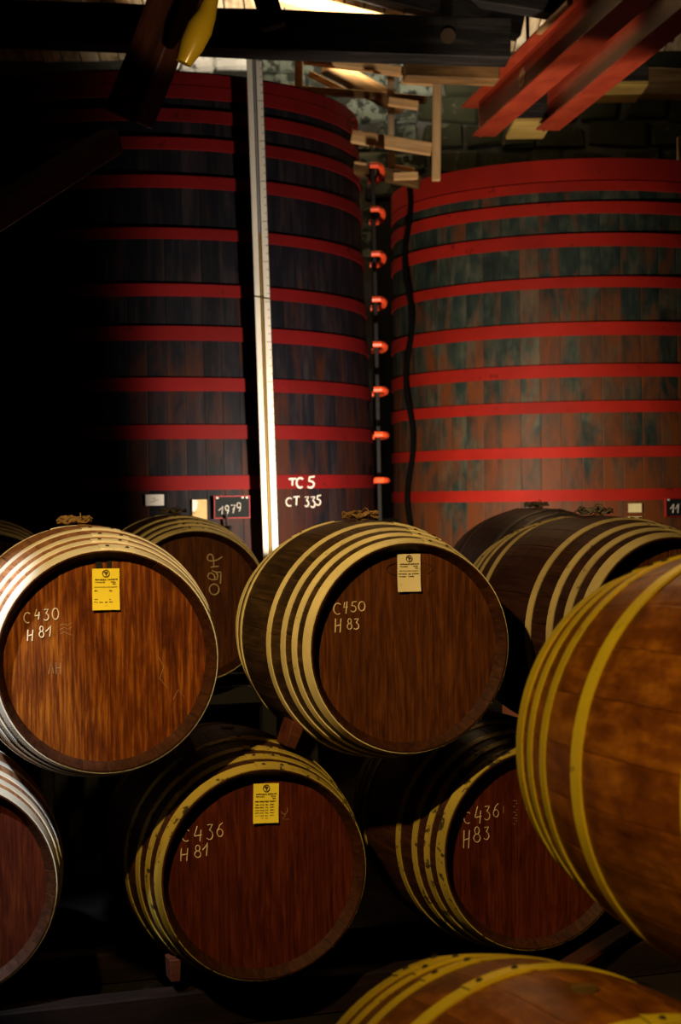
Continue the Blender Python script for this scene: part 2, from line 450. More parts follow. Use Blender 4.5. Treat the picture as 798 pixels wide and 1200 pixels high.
def hoop_mesh(mat, t0, t1, lap_deg=78, flip=False):
    """bent metal band following the bilge, with an overlapping riveted end"""
    seg = 96
    vs, fs, fm = [], [], []
    th = 0.0035
    ts = [t0, (t0 + t1) / 2, t1]
    ring = [(t, prof(t) + th) for t in ts] + [(t1, prof(t1) - 0.001), (t0, prof(t0) - 0.001)]
    n = len(ring)
    for s in range(seg):
        a = 2 * PI * s / seg
        for (t, r) in ring:
            vs.append((math.cos(a) * r, t - HL, math.sin(a) * r))
    for s in range(seg):
        s2 = (s + 1) % seg
        for j in range(n):
            j2 = (j + 1) % n
            fs.append((s * n + j, s * n + j2, s2 * n + j2, s2 * n + j))
            fm.append(0)
    # lap plate
    a0, a1 = R(lap_deg - 9), R(lap_deg + 9)
    m = 8
    base = len(vs)
    for i in range(m + 1):
        a = a0 + (a1 - a0) * i / m
        for t, e in ((t0 + 0.001, 0.0), (t0 + 0.001, 0.0032), (t1 - 0.001, 0.0032), (t1 - 0.001, 0.0)):
            tt = t + (0.006 if i == m else 0)
            r = prof(t) + th + e
            vs.append((math.cos(a) * r, tt - HL, math.sin(a) * r))
    for i in range(m):
        for j in range(3):
            q = base + i * 4
            fs.append((q + j, q + 4 + j, q + 5 + j, q + 1 + j)); fm.append(0)
    for i in (0, m):
        q = base + i * 4
        fs.append((q, q + 1, q + 2, q + 3)); fm.append(1)
    # rivets
    tc = (t0 + t1) / 2
    for da in (-5, 5):
        a = R(lap_deg + da)
        er = Vector((math.cos(a), 0, math.sin(a)))
        et = Vector((-math.sin(a), 0, math.cos(a)))
        c = er * (prof(tc) + th + 0.003) + Vector((0, tc - HL, 0))
        b = len(vs)
        for k in range(8):
            q = 2 * PI * k / 8
            vs.append(c + (et * math.cos(q) + Vector((0, 1, 0)) * math.sin(q)) * 0.007)
        for k in range(8):
            q = 2 * PI * k / 8
            vs.append(c + er * 0.004 + (et * math.cos(q) + Vector((0, 1, 0)) * math.sin(q)) * 0.0045)
        for k in range(8):
            k2 = (k + 1) % 8
            fs.append((b + k, b + k2, b + 8 + k2, b + 8 + k)); fm.append(1)
        fs.append(tuple(b + 8 + k for k in range(8))); fm.append(1)
    return mesh_from('hoop', vs, fs, [mat, M['rivet']], fm, True)
NB = 8
BOARD_X = [-0.3205, -0.238, -0.150, -0.072, 0.012, 0.094, 0.178, 0.246, 0.3205]
def board_mesh(mat, i):
    rr = prof(0) - 0.027
    x0, x1 = BOARD_X[i] + 0.0003, BOARD_X[i + 1] - 0.0003
    n = 6
    bm = bmesh.new()
    pts = []
    for k in range(n + 1):
        x = x0 + (x1 - x0) * k / n
        pts.append((x, math.sqrt(max(0.0004, rr * rr - x * x))))
    for k in range(n, -1, -1):
        x = x0 + (x1 - x0) * k / n
        pts.append((x, -math.sqrt(max(0.0004, rr * rr - x * x))))
    dy = 0.0008 * math.sin(i * 2.7)
    f = bm.faces.new([bm.verts.new((x, dy, z)) for x, z in pts])
    ret = bmesh.ops.extrude_face_region(bm, geom=[f])
    for v in [g for g in ret['geom'] if isinstance(g, bmesh.types.BMVert)]:
        v.co.y += 0.022
    bmesh.ops.recalc_face_normals(bm, faces=bm.faces)
    sh = [e for e in bm.edges if abs(e.verts[0].co.y - dy) < 1e-5 and abs(e.verts[1].co.y - dy) < 1e-5]
    bmesh.ops.bevel(bm, geom=sh, offset=0.0004, segments=1, affect='EDGES')
    me = bpy.data.meshes.new('head_board')
    bm.to_mesh(me); bm.free()
    me.materials.append(mat)
    return me
HOOPS = [(0.003, 0.048), (0.088, 0.118), (0.168, 0.198), (0.285, 0.316)]
HOOPS2 = [(0.003, 0.040), (0.078, 0.102), (0.150, 0.176), (0.300, 0.338)]
_cache = {}
def cached(key, fn):
    if key not in _cache: _cache[key] = fn()
    return _cache[key]
def barrel(label, px, py, tier, phi_deg, head, stave, hoop, lap=78, group=None, pos=None, widths=HOOPS, spin=0.0, from_bilge=False):
    """front rim centre seen at px, py; tier is the height of the axis. Returns the root and a map from picture to head."""
    phi = R(phi_deg)
    nrm = Vector((math.sin(phi), -math.cos(phi), 0))
    Fc = at_z(px, py, tier) if pos is None else Vector(pos)
    C = Fc if from_bilge else Fc - nrm * HL
    root = thing('oak_barrel', label, 'barrel', (C.x, C.y, tier - RB), (0, 0, phi), group)
    sm = cached(('s', stave, head), lambda: stave_mesh(M[stave], M['chime']))
    for k in range(NST):
        obj('stave', sm, root, (0, 0, RB), (0, 2 * PI * (k + 0.5) / NST + spin, 0))
    for hi, (t0, t1) in enumerate(widths):
        hm = cached(('h', hoop, hi, lap, widths is HOOPS), lambda: hoop_mesh(M[hoop], t0, t1, lap + (hi % 2) * 2))
        obj('hoop', hm, root, (0, 0, RB))
        obj('hoop', hm, root, (0, 0, RB), (0, 0, PI))
    for end in (0, 1):
        for i in range(NB):
            bm_ = cached(('b', head, i), lambda: board_mesh(M[head], i))
            if end == 0:
                obj('head_board', bm_, root, (0, -HL + HEAD_IN, RB))
            else:
                obj('head_board', bm_, root, (0, HL - HEAD_IN, RB), (0, 0, PI))
    bg = bm_obj('bung', cone(0.028, 0.024, 0.05, 16), M['beam_brown'], root, (0, 0, 2 * RB - 0.022))
    root.update_tag()
    mw = Matrix.Translation(root.location) @ Matrix.Rotation(phi, 4, 'Z')
    inv = mw.inverted()
    yl = -HL + HEAD_IN
    def to_head(x, y, off=0.0):
        o = inv @ CAM_O
        d = (inv.to_3x3() @ ray(x, y))
        return o + d * ((yl - off - o.y) / d.y)
    root_info = {'root': root, 'mw': mw, 'inv': inv, 'to_head': to_head, 'C': C, 'phi': phi}
    return root_info
def cone(r0, r1, h, seg):
    bm = bmesh.new()
    bmesh.ops.create_cone(bm, cap_ends=True, segments=seg, radius1=r0, radius2=r1, depth=h)
    return bm
def chalk(b, strokes_px, rad=0.0019, mat='chalk', name='chalk_lettering'):
    lines = [[b['to_head'](x, y, 0.0006) for x, y in st] for st in strokes_px]
    return tubes_obj(name, lines, rad, M[mat], b['root'], 5)
def chalk_text(b, glyphs, rad=0.0019):
    st = []
    for g in glyphs:
        st += glyph_px(*g)
    return chalk(b, st, rad)

Z2, Z1 = CAM_Z - 0.525, CAM_Z - 1.265
G_UP = None
b430 = barrel('oak barrel chalked C430 H81 with daylight-whitened hoops and yellow tag', 127, 775, Z2, 17, 'head_bright', 'stave_daylit', 'hoop_daylit', 84)
b450 = barrel('oak barrel chalked C450 H83 with four cream hoops and a cream tag', 482, 759, Z2, 18, 'head_brown', 'stave_dark', 'hoop_pale', 72)
bR = barrel('shadow-darkened oak barrel with dimmed cream hoops between the C450 barrel and the large amber one', 790, 747, Z2, 23, 'head_brown', 'stave_shade', 'hoop_pale_shaded', 74)
b436 = barrel('oak barrel chalked C436 H81 with chipped yellow hoops and tilted yellow tag', 311, 1025, Z1, 18, 'head_red', 'stave_plum', 'hoop_yellow', 84)
b436b = barrel('oak barrel chalked C436 H83 with blue-shaded chipped hoops under the C450 barrel', 630, 996, Z1, 18, 'head_red', 'stave_plum', 'hoop_yellow', 84)
bLL = barrel('red-headed oak barrel cut by the frame edge below the C430 barrel', -63, 1046, Z1, 17, 'head_red', 'stave_daylit', 'hoop_daylit', 90)
b20 = barrel('oak barrel in the back row with sideways chalked figures 450', 230, 710, Z2, 17, 'head_brown', 'stave_plum', 'hoop_pale', 88)
bBL = barrel('back row oak barrel peeping out behind the C430 barrel at the frame edge', -12, 714, Z2, 17, 'head_brown', 'stave_plum', 'hoop_pale', 88)
bBR = barrel('shadowed dark back row barrel with grey hoops in front of the brighter vat', 0, 0, Z2, 18, 'head_brown', 'stave_shadowed', 'hoop_grey', 88, pos=(1.20, 8.15, Z2))
bBig = barrel('large out-of-focus amber barrel in the foreground with olive yellow hoops', 0, 0, Z2, 24, 'head_bright', 'stave_amber', 'hoop_olive', 84, pos=(0.866, 2.95, Z2), widths=HOOPS2, from_bilge=True)
bBot = barrel('amber barrel in the lowest foreground with only its hooped top showing', 0, 0, Z1, 24, 'head_bright', 'stave_amber', 'hoop_olive', 78, pos=(0.40, 2.72, Z1), widths=HOOPS2, from_bilge=True)

chalk_text(b430, [('C', 28, 718, 35, 730), ('4', 40.5, 714, 47, 726), ('3', 51, 714, 57.5, 727), ('0', 61, 713, 69, 726),
                  ('H', 32, 738, 39, 751), ('8', 45.5, 734, 52, 747), ('1', 53.5, 733, 60, 746)])
chalk_text(b450, [('C', 391, 707, 399, 720), ('4b', 402.5, 705, 408, 719), ('5', 411, 705, 418, 717), ('0', 420, 705, 428, 716),
                  ('H', 392.5, 725, 400, 741), ('8', 406.5, 725, 413, 737.5), ('3', 414.5, 725, 421, 737.5)])
chalk_text(b436, [('C', 213, 972, 221.5, 986), ('4', 227.5, 968, 237, 986), ('3', 242, 966, 250, 984), ('6', 253.5, 964, 262, 980.5),
                  ('H', 211.5, 994, 220.5, 1009), ('8', 227.5, 990.5, 236, 1005), ('1', 237.5, 987.5, 243.5, 1003)], 0.0017)
chalk_text(b436b, [('C', 543.5, 952, 551, 965), ('4', 556.5, 945, 564.5, 965), ('3', 567.5, 944.5, 574.5, 961), ('6', 577.5, 941.5, 585, 957.5),
                   ('H', 543, 973, 550.5, 994), ('8', 554.5, 969, 563.5, 987), ('3', 567, 969, 573.5, 984)], 0.0015)
q = lambda pts: [(230 + x / 15.96, 640 + y / 15.96) for x, y in pts]
chalk(b20, [q([(485, 200), (400, 255), (325, 275), (240, 275), (208, 240), (210, 190), (240, 155), (280, 152), (310, 185), (325, 270), (328, 390)]),
            q([(265, 395), (420, 375)]),
            q([(290, 455), (370, 485), (405, 550), (385, 625), (290, 628), (228, 600), (213, 560), (240, 507), (290, 500), (335, 540), (352, 610)]),
            q([(380, 490), (460, 485), (462, 560), (450, 700)]),
            q(arc(335, 808, 90, 100, 0, 360, 16))], 0.0028)
# faint scratched marks and stamps on two heads
chalk(b430, [[(70, 733), (74, 731), (79, 733), (84, 730)], [(70, 738), (75, 735.5), (80, 737.5), (84, 735)], [(71, 743), (75, 740.5), (80, 742.5), (84, 744.5)],
             [(57, 790), (60, 776), (63, 789)], [(66, 776), (66, 790)], [(71, 776), (71, 790)], [(66, 783), (71, 783)],
             [(186, 770), (192, 782), (187, 795), (196, 806)], [(203, 820), (209, 808), (216, 817)]], 0.0009, 'chalk_dim', 'scratch_mark')
chalk(b436, [arc(333, 948, 4, 6, 150, -20, 6), [(337, 950), (331, 960), (339, 960)]], 0.0009, 'chalk_dim', 'scratch_mark')
chalk(b436b, [[(601 + (i % 2) * 5, 938 + i * 3.4), (606 - (i % 3), 939 + i * 3.4)] for i in range(9)] + [[(590, 945), (590, 953)]], 0.0009, 'chalk_dim', 'scratch_mark')

# ------------------------------------------------------------------ paper tags on the heads
def paper_tag(b, corners, mat, label, lines, strap=False, stain=False, emblem=True):
    """corners tl, tr, br, bl in the photograph"""
    P = [b['mw'] @ b['to_head'](x, y, 0.004) for x, y in corners]
    c = sum(P, Vector()) / 4
    ex = (P[1] - P[0]).normalized()
    nrm = b['mw'].to_3x3() @ Vector((0, -1, 0))
    ez = nrm.cross(ex).normalized() * -1
    if ez.z < 0: ez = -ez
    wd = ((P[1] - P[0]).length + (P[2] - P[3]).length) / 2
    ht = ((P[0] - P[3]).length + (P[1] - P[2]).length) / 2
    Mx = Matrix((ex, -nrm, ez)).transposed().to_4x4()
    Mx.translation = c
    root = thing('paper_tag', label, 'tag', c, Mx.to_euler())
    # paper with a slight curl
    vs, fs = [], []
    n = 6
    for side in (0, 1):
        for j in range(n + 1):
            for i in (0, 1, 2):
                u, v = i / 2 - 0.5, j / n - 0.5
                curl = -0.010 * max(0, -v - 0.1) ** 1.5 * 2 - 0.002 * (2 * u) ** 2
                vs.append((u * wd, curl + side * 0.0008, v * ht))
    K = (n + 1) * 3
    for side in (0, 1):
        for j in range(n):
            for i in (0, 1):
                a = side * K + j * 3 + i
                f = (a, a + 1, a + 4, a + 3)
                fs.append(f if side == 0 else f[::-1])
    rim = [0, 1, 2] + [3 * j + 2 for j in range(1, n)] + [3 * n + 2, 3 * n + 1, 3 * n] + [3 * j for j in range(n - 1, 0, -1)]
    for a, b_ in zip(rim, rim[1:] + rim[:1]):
        fs.append((b_, a, a + K, b_ + K))
    obj('paper', mesh_from('paper', vs, fs, [mat]), root)
    # printed round emblem with a small figure
    def onto(u, v): return Vector((u * wd, -0.0012 - 0.002, v * ht))
    if emblem:
        er = wd * 0.125
        cc = onto(0, 0.385)
        ring = [cc + Vector((math.cos(t) * er, 0, math.sin(t) * er)) for t in [2 * PI * k / 20 for k in range(20)]]
        em = tubes_obj('emblem', [ring], 0.0011, M['ink'], root, 4, closed=True)
        bm = bmesh.new()
        sh = [(-0.6, 0.45), (-0.2, 0.55), (0, 0.35), (0.2, 0.55), (0.6, 0.45), (0.4, 0.05), (0.15, -0.1), (0.12, -0.6), (-0.12, -0.6), (-0.15, -0.1), (-0.4, 0.05)]
        f = bm.faces.new([bm.verts.new(cc + Vector((x * er, -0.0002, z * er))) for x, z in sh])
        r = bmesh.ops.extrude_face_region(bm, geom=[f])
        for v in [g for g in r['geom'] if isinstance(g, bmesh.types.BMVert)]: v.co.y += 0.0005
        bm_obj('emblem_figure', bm, M['ink'], em)
    # lines of small print (not legible in the photograph)
    rnd = random.Random(len(label))
    bm = bmesh.new()
    for (v, segs, thick) in lines:
        for (u0, u1) in segs:
            u = u0
            while u < u1 - 0.01:
                du = rnd.uniform(0.03, 0.07)
                ue = min(u1, u + du)
                z = v + rnd.uniform(-0.003, 0.003)
                cy = -0.0012 - 0.0022 * 1.0
                a = [(u, z - thick), (ue, z - thick), (ue, z + thick * rnd.uniform(0.4, 1.3)), (u, z + thick)]
                bm.faces.new([bm.verts.new((x * wd, cy - 0.0003, zz * ht)) for x, zz in a])
                u = ue + 0.018
    r = bmesh.ops.extrude_face_region(bm, geom=list(bm.faces))
    for v in [g for g in r['geom'] if isinstance(g, bmesh.types.BMVert)]: v.co.y += 0.0003
    o = bm_obj('print', bm, M['ink'], root)
    o['kind'] = 'stuff'
    if strap:
        for x0, x1, top in ((-0.34, -0.10, -0.12), (0.04, 0.22, 0.0)):
            bmx = box_data((x1 - x0) * wd, 0.003, 0.042, 0.0005)
            for vv in bmx.verts:
                if vv.co.z > 0: vv.co.x += top * wd * 0.6
            bm_obj('strap', bmx, M['strap_black'], root, ((x0 + x1) / 2 * wd, 0.002, ht / 2 + 0.016))
    return root, wd, ht
full = [(0.24, [(-0.40, 0.02), (0.06, 0.42)], 0.012), (0.18, [(-0.40, -0.05), (0.18, 0.36)], 0.009), (0.13, [(0.25, 0.36)], 0.012), (0.06, [(-0.42, 0.40)], 0.006)]
t1 = full + [(-0.03, [(-0.42, -0.32), (0.12, 0.22)], 0.011), (-0.24, [(-0.42, -0.30), (0.12, 0.20)], 0.010), (-0.31, [(-0.44, -0.30), (-0.24, -0.10), (-0.04, 0.06), (0.12, 0.24)], 0.012), (-0.40, [(-0.3, 0.3)], 0.004)]
t2 = full + [(-0.02, [(-0.47, -0.1), (-0.05, 0.05), (0.12, 0.42)], 0.011), (-0.09, [(-0.45, -0.15), (-0.05, 0.2)], 0.010)]
t3 = full + [(v, [(-0.42, -0.28), (-0.24, -0.08), (-0.02, 0.08), (0.16, 0.32)], 0.009) for v in (0.05, -0.03, -0.1, -0.17, -0.24, -0.31, -0.38)]
paper_tag(b430, [(108, 666.5), (140, 666), (140, 714.5), (108, 715)], M['tag_yellow'], 'yellow printed tag with round emblem hung from black straps on the C430 barrel', t1, strap=True)
paper_tag(b450, [(465.5, 649.5), (493, 649), (492, 693), (465.5, 693.5)], M['tag_cream'], 'cream stained tag with round emblem on the head of the C450 barrel', t2)
tubes_obj('strap_ring', [[b450['to_head'](x, y, 0.001) for x, y in arc(480, 667, 27, 9, 95, 400, 24)]], 0.0009, M['strap_black'], b450['root'], 5)
paper_tag(b436, [(298, 918.5), (327, 917.5), (325.5, 964.5), (295, 964)], M['tag_yellow'], 'tilted yellow printed tag with round emblem on the C436 H81 barrel', t3)
paper_tag(b436b, [(616.5, 908), (644, 907), (644, 948), (616, 948.5)], M['tag_yellow'], 'yellow tag mostly hidden by the large amber barrel on the C436 H83 barrel', t3)

# ------------------------------------------------------------------ knotted sacking over the bungs
def rag(b, label, mat, seed, wd=0.17, y=0.0, x=0.0, s=1.0):
    rnd = random.Random(seed)
    lines = []
    root = thing('sacking_wad', label, 'cloth', b['mw'] @ Vector((x, y, 2 * RB + 0.004)), (0, 0, b['phi'] + rnd.uniform(-0.2, 0.2)))
    V, Fc = [], []
    for k in range(11):
        n = 22
        ph, ph2 = rnd.uniform(0, 6), rnd.uniform(0, 6)
        off = (k - 5) * 0.0075
        pts, rr = [], []
        for i in range(n):
            u = i / (n - 1)
            pts.append(Vector(((u - 0.5) * wd * (1 - 0.03 * abs(k - 5)), off + 0.010 * math.sin(u * 9 + ph), 0.010 + 0.007 * math.sin(u * 11 + ph2) + 0.004 * (k % 3))))
            rr.append((0.0052 + 0.0018 * math.sin(u * 25 + ph)) * (0.55 + 0.45 * math.sin(PI * min(1, u * 1.1 + 0.05))))
        v, f = tube_verts(pts, rr, 7)
        o = len(V)
        V += [p + noise.noise_vector(p * 90 + Vector((seed, 0, 0))) * 0.0035 for p in v]
        Fc += [tuple(i + o for i in q_) for q_ in f]
    ob = obj('folded_cloth', mesh_from('folded_cloth', V, Fc, [mat]), root)
    ob.scale = (s, s, s)
    # binding twine
    ring = [(0.02 * s, math.cos(t) * 0.040 * s, 0.017 * s + math.sin(t) * 0.020 * s) for t in [2 * PI * k / 14 for k in range(14)]]
    tubes_obj('twine', [[Vector(p) for p in ring]], 0.002, mat, root, 5, closed=True)
    return root
rag(b430, 'frayed brown sacking wad over the bung of the C430 barrel', M['hessian'], 3, 0.12, 0.02, -0.03)
rag(b450, 'frayed brown sacking wad over the bung of the C450 barrel', M['hessian'], 9, 0.13, 0.02, 0.0)
rag(b20, 'flat brown sacking wad on the back row barrel with sideways figures', M['hessian_grey'], 5, 0.13, 0.02, 0.0)
rag(bR, 'grey sacking wad on the dark barrel right of the C450 barrel', M['hessian_grey'], 12, 0.14, 0.02, 0.0)
rag(bBR, 'grey sacking wad on the shadowed back row barrel', M['hessian_grey'], 21, 0.13, 0.02, 0.0)

# ------------------------------------------------------------------ vats
def vat(label, cx, cy, r_lo, r_hi, z_lo_ref, z_hi_ref, z_top, n, smat, hmat, bands):
    """r_lo at z_lo_ref and r_hi at z_hi_ref; bands list of (z0, z1)"""
    root = thing('storage_vat', label, 'vat', (cx, cy, 0))
    k = (r_hi - r_lo) / (z_hi_ref - z_lo_ref)
    rad = lambda z: r_lo + k * (z - z_lo_ref)
    half = PI / n - 0.0003
    th = 0.055
    vs, fs = [], []
    zs = [0.12 + (z_top - 0.12) * i / 6 for i in range(7)]
    angs = [-half, -half * 0.93, 0, half * 0.93, half]
    for z in zs:
        for a, d in zip(angs, (0.0015, 0, 0, 0, 0.0015)):
            vs.append((math.cos(a) * (rad(z) - d), math.sin(a) * (rad(z) - d), z))
        for a in (half, -half):
            vs.append((math.cos(a) * (rad(z) - th), math.sin(a) * (rad(z) - th), z))
    for i in range(6):
        for j in range(7):
            j2 = (j + 1) % 7
            fs.append((i * 7 + j, i * 7 + j2, (i + 1) * 7 + j2, (i + 1) * 7 + j))
    fs.append(tuple(range(7))[::-1]); fs.append(tuple(42 + j for j in range(7)))
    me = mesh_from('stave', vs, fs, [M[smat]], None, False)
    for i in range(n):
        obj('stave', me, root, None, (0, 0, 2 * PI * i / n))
    for (z0, z1) in bands:
        seg = 120
        vs, fs = [], []
        e = 0.013
        prof4 = [(z0, rad(z0) + 0.0), (z0, rad(z0) + e), (z1, rad(z1) + e), (z1, rad(z1) + 0.0)]
        zc = z0
        for s in range(seg):
            a = 2 * PI * s / seg
            for z, r in prof4:
                vs.append((math.cos(a) * r, math.sin(a) * r, z - zc))
        for s in range(seg):
            s2 = (s + 1) % seg
            for j in range(4):
                j2 = (j + 1) % 4
                fs.append((s * 4 + j, s2 * 4 + j, s2 * 4 + j2, s * 4 + j2))
        obj('hoop', mesh_from('hoop', vs, fs, [M[hmat]], None, True), root, (0, 0, zc))
        me_ = root.children[-1].data
    bm_obj('lid', cone(rad(z_top) - th - 0.002, rad(z_top) - th - 0.002, 0.05, 64), M['beam_brown'], root, (0, 0, z_top - 0.14))
    bm_obj('plinth', cone(r_lo + 0.02, r_lo + 0.02, 0.12, 48), M['black'], root, (0, 0, 0.06))
    return root, rad
def vat_hit(px, py, cx, cy, rad, extra=0.0):
    d = ray(px, py)
    z = 3.0
    for _ in range(12):
        r = rad(z) + extra
        a = d.x * d.x + d.y * d.y
        b = -2 * (d.x * cx + d.y * cy)
        c = cx * cx + cy * cy - r * r
        disc = max(0, b * b - 4 * a * c)
        t = (-b - math.sqrt(disc)) / (2 * a)
        z = CAM_Z + d.z * t
    return CAM_O + d * t
LV = (-1.36, 11.6)
RV = (1.76, 12.2)
lrad0 = lambda z: 1.60 - 0.035 * (z - 1.8)
rrad0 = lambda z: 1.36 - 0.012 * (z - 1.8)
def bands(px, rows, cv, rf):
    out = []
    for y0, y1 in rows:
        out.append((vat_hit(px, y1, *cv, rf).z, vat_hit(px, y0, *cv, rf).z))
    return out
lrows = [(92, 105.5), (106.5, 121), (134, 148), (167, 180.5), (210.6, 224.6), (271, 283.5), (335.5, 349.5), (384, 400.5), (443.6, 459), (498, 514.5), (557, 573.5)]
rrows = [(187.5, 212.5), (213.8, 225), (238, 251.7), (275, 290), (325.7, 338), (378.6, 394), (427.8, 442.6), (470.9, 484.3), (524, 536.8), (574, 587.5)]
lb = bands(283, lrows, LV, lrad0)
rb = bands(650, rrows, RV, rrad0)
ltop = lb[0][1] + 0.012
rtop = rb[0][1] + 0.004
lb += [(1.18, 1.27), (0.98, 1.05), (0.8, 0.89), (0.45, 0.54)]
rb += [(1.22, 1.29), (1.0, 1.07), (0.8, 0.87), (0.45, 0.52)]
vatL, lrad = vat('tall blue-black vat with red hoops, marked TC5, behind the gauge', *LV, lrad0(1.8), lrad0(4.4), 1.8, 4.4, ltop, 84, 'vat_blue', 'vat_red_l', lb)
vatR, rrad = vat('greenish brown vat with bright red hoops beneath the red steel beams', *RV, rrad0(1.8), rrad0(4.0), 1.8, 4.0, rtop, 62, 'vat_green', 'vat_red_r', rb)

def on_vat_strokes(root, cv, rf, strokes, rad, mat, extra=0.012, name='painted_lettering'):
    off = Vector((cv[0], cv[1], 0))
    lines = [[vat_hit(x, y, *cv, rf, extra) - off for x, y in st] for st in strokes]
    return tubes_obj(name, lines, rad, mat, root, 6)
for a in [('T', 338, 561, 346.5, 569), ('C', 347, 560, 354.5, 571.5), ('5', 360, 558.5, 368.5, 571.5)]:
    on_vat_strokes(vatL, LV, lrad0, glyph_px(*a), 0.0065, M['white_paint'], name='painted_letter')
for a in [('C', 335, 583.5, 341.5, 593), ('T', 344, 582, 350.5, 592), ('3', 357, 582, 362, 593.5), ('3', 364, 582, 369.5, 594.5), ('5', 370.5, 580.5, 376, 592)]:
    on_vat_strokes(vatL, LV, lrad0, glyph_px(*a), 0.0042, M['white_paint'], 0.004, name='painted_letter')

# flat notes and slates fixed on the vats
def flat_note(name, label, cat, cv, rf, x0, y0, x1, y1, mat, th=0.004, extra=0.010, root=False):
    c = vat_hit((x0 + x1) / 2, (y0 + y1) / 2, *cv, rf, extra)
    out = Vector((c.x - cv[0], c.y - cv[1], 0)).normalized()
    wd = (vat_hit(x1, (y0 + y1) / 2, *cv, rf, extra) - vat_hit(x0, (y0 + y1) / 2, *cv, rf, extra)).length
    ht = (at_y(x0, y0, c.y) - at_y(x0, y1, c.y)).length
    rz = math.atan2(out.x, -out.y)
    t = thing(name, label, cat, c, (0, 0, rz))
    bm_obj('sheet' if name != 'slate_board' else 'slate', box_data(wd, th, ht, 0.0008), mat, t)
    return t, wd, ht
t, wd, ht = flat_note('paper_note', 'small white card pinned low on the blue-black vat', 'note', LV, lrad0, 170.5, 579.5, 192, 592.5, M['paper_white'])
tubes_obj('handwriting', [[(-0.02, -0.003, 0.008), (0.005, -0.003, 0.012), (-0.005, -0.003, -0.004), (0.025, -0.003, 0.002)], [(-0.03, -0.003, -0.012), (0.0, -0.003, -0.010)]], 0.0012, M['ink'], t, 4)
t, wd, ht = flat_note('paper_note', 'tan folded paper with a white corner between the white card and the slate', 'note', LV, lrad0, 225.5, 585.5, 242.5, 609, M['paper_tan'])
bm = bmesh.new()
f = bm.faces.new([bm.verts.new((x * wd, -0.003, z * ht)) for x, z in ((-0.5, 0.5), (-0.14, 0.46), (-0.18, 0.1), (-0.30, -0.06), (-0.5, -0.1))])
r_ = bmesh.ops.extrude_face_region(bm, geom=[f])
for v in [x for x in r_['geom'] if isinstance(x, bmesh.types.BMVert)]: v.co.y += 0.0008
bm_obj('white_patch', bm, M['paper_white'], t)
def slate(label, cv, rf, x0, y0, x1, y1, glyphs):
    t, wd, ht = flat_note('slate_board', label, 'slate', cv, rf, x0, y0, x1, y1, M['slate'], 0.010, 0.016)
    for nm, sx, sz, cx_, cz_ in (('frame_bar', wd + 0.010, 0.006, 0, ht / 2), ('frame_bar', wd + 0.010, 0.006, 0, -ht / 2), ('frame_bar', 0.006, ht, -wd / 2, 0), ('frame_bar', 0.006, ht, wd / 2, 0)):
        bm_obj(nm, box_data(sx, 0.016, sz, 0.001), M['slate_red'], t, (cx_, 0, cz_))
    for cx_ in (-wd * 0.42, wd * 0.3, wd * 0.42):
        bm_obj('white_clip', box_data(0.014, 0.006, 0.010, 0.001), M['white_paint'], t, (cx_, -0.009, ht * 0.43))
    st = []
    for (ch, u0, v0, u1, v1) in glyphs:
        for s_ in GL[ch]:
            st.append([Vector(((u0 + a * (u1 - u0)) * wd, -0.0065, (v0 + b_ * (v1 - v0)) * ht)) for a, b_ in s_])
    tubes_obj('chalk_lettering', st, 0.0026, M['white_paint'], t, 5)
    return t
slate('red-framed black slate chalked 1979 on the blue-black vat, left of the gauge', LV, lrad0, 251, 581.5, 292, 607,
      [('1', -0.38, -0.32, -0.26, 0.06), ('9', -0.20, -0.30, -0.08, 0.08), ('7', -0.03, -0.28, 0.09, 0.10), ('9', 0.13, -0.20, 0.27, 0.20)])
slate('red-framed black slate chalked 117 at the frame edge on the greenish vat', RV, rrad0, 780, 584, 815, 605,
      [('1', -0.36, -0.30, -0.24, 0.20), ('1', -0.20, -0.30, -0.08, 0.20), ('7', 0.0, -0.30, 0.14, 0.22)])
flat_note('paper_note', 'upper small lemon note under the lowest hoop of the greenish vat', 'note', RV, rrad0, 736.5, 590, 752, 600.5, M['paper_lemon'])
flat_note('paper_note', 'lower small lemon note on the greenish vat above the barrels', 'note', RV, rrad0, 736, 605.5, 752, 618, M['paper_lemon'])
# drain tap of the blue-black vat
c = vat_hit(270, 622, *LV, lrad0, 0.0) - Vector((LV[0], LV[1], 0))
tap = thing('drain_tap', 'small dark tap with a white painted highlight under the slate on the vat', 'tap', c + Vector((LV[0], LV[1], 0)))
tubes_obj('tap_body', [[(0, 0.02, 0.02), (0, -0.06, 0.02), (0.005, -0.10, 0.005), (0.010, -0.11, -0.02)]], 0.014, M['black'], tap, 10)
tubes_obj('tap_handle', [[(-0.012, -0.05, 0.03), (-0.022, -0.05, 0.10)]], 0.008, M['black'], tap, 8)
tubes_obj('spout_highlight', [[(0.010, -0.112, -0.018), (0.012, -0.113, -0.036)]], 0.015, M['paper_white'], tap, 10)  # white bead standing for the highlight on the spout
# red cord loop on the vat rim
c = vat_hit(411, 150, *LV, lrad0, 0.0)
cl = thing('cord_loop', 'red cord loop hooked on the rim of the blue-black vat', 'cord', c + Vector((0.02, -0.02, 0)))
tubes_obj('loop', [[(math.cos(t_) * 0.020 + 0.008 * math.sin(2 * t_), 0.01 * math.sin(t_), math.sin(t_) * 0.055) for t_ in [2 * PI * k / 18 for k in range(18)]]], 0.009, M['rung_red'], cl, 8, closed=True)

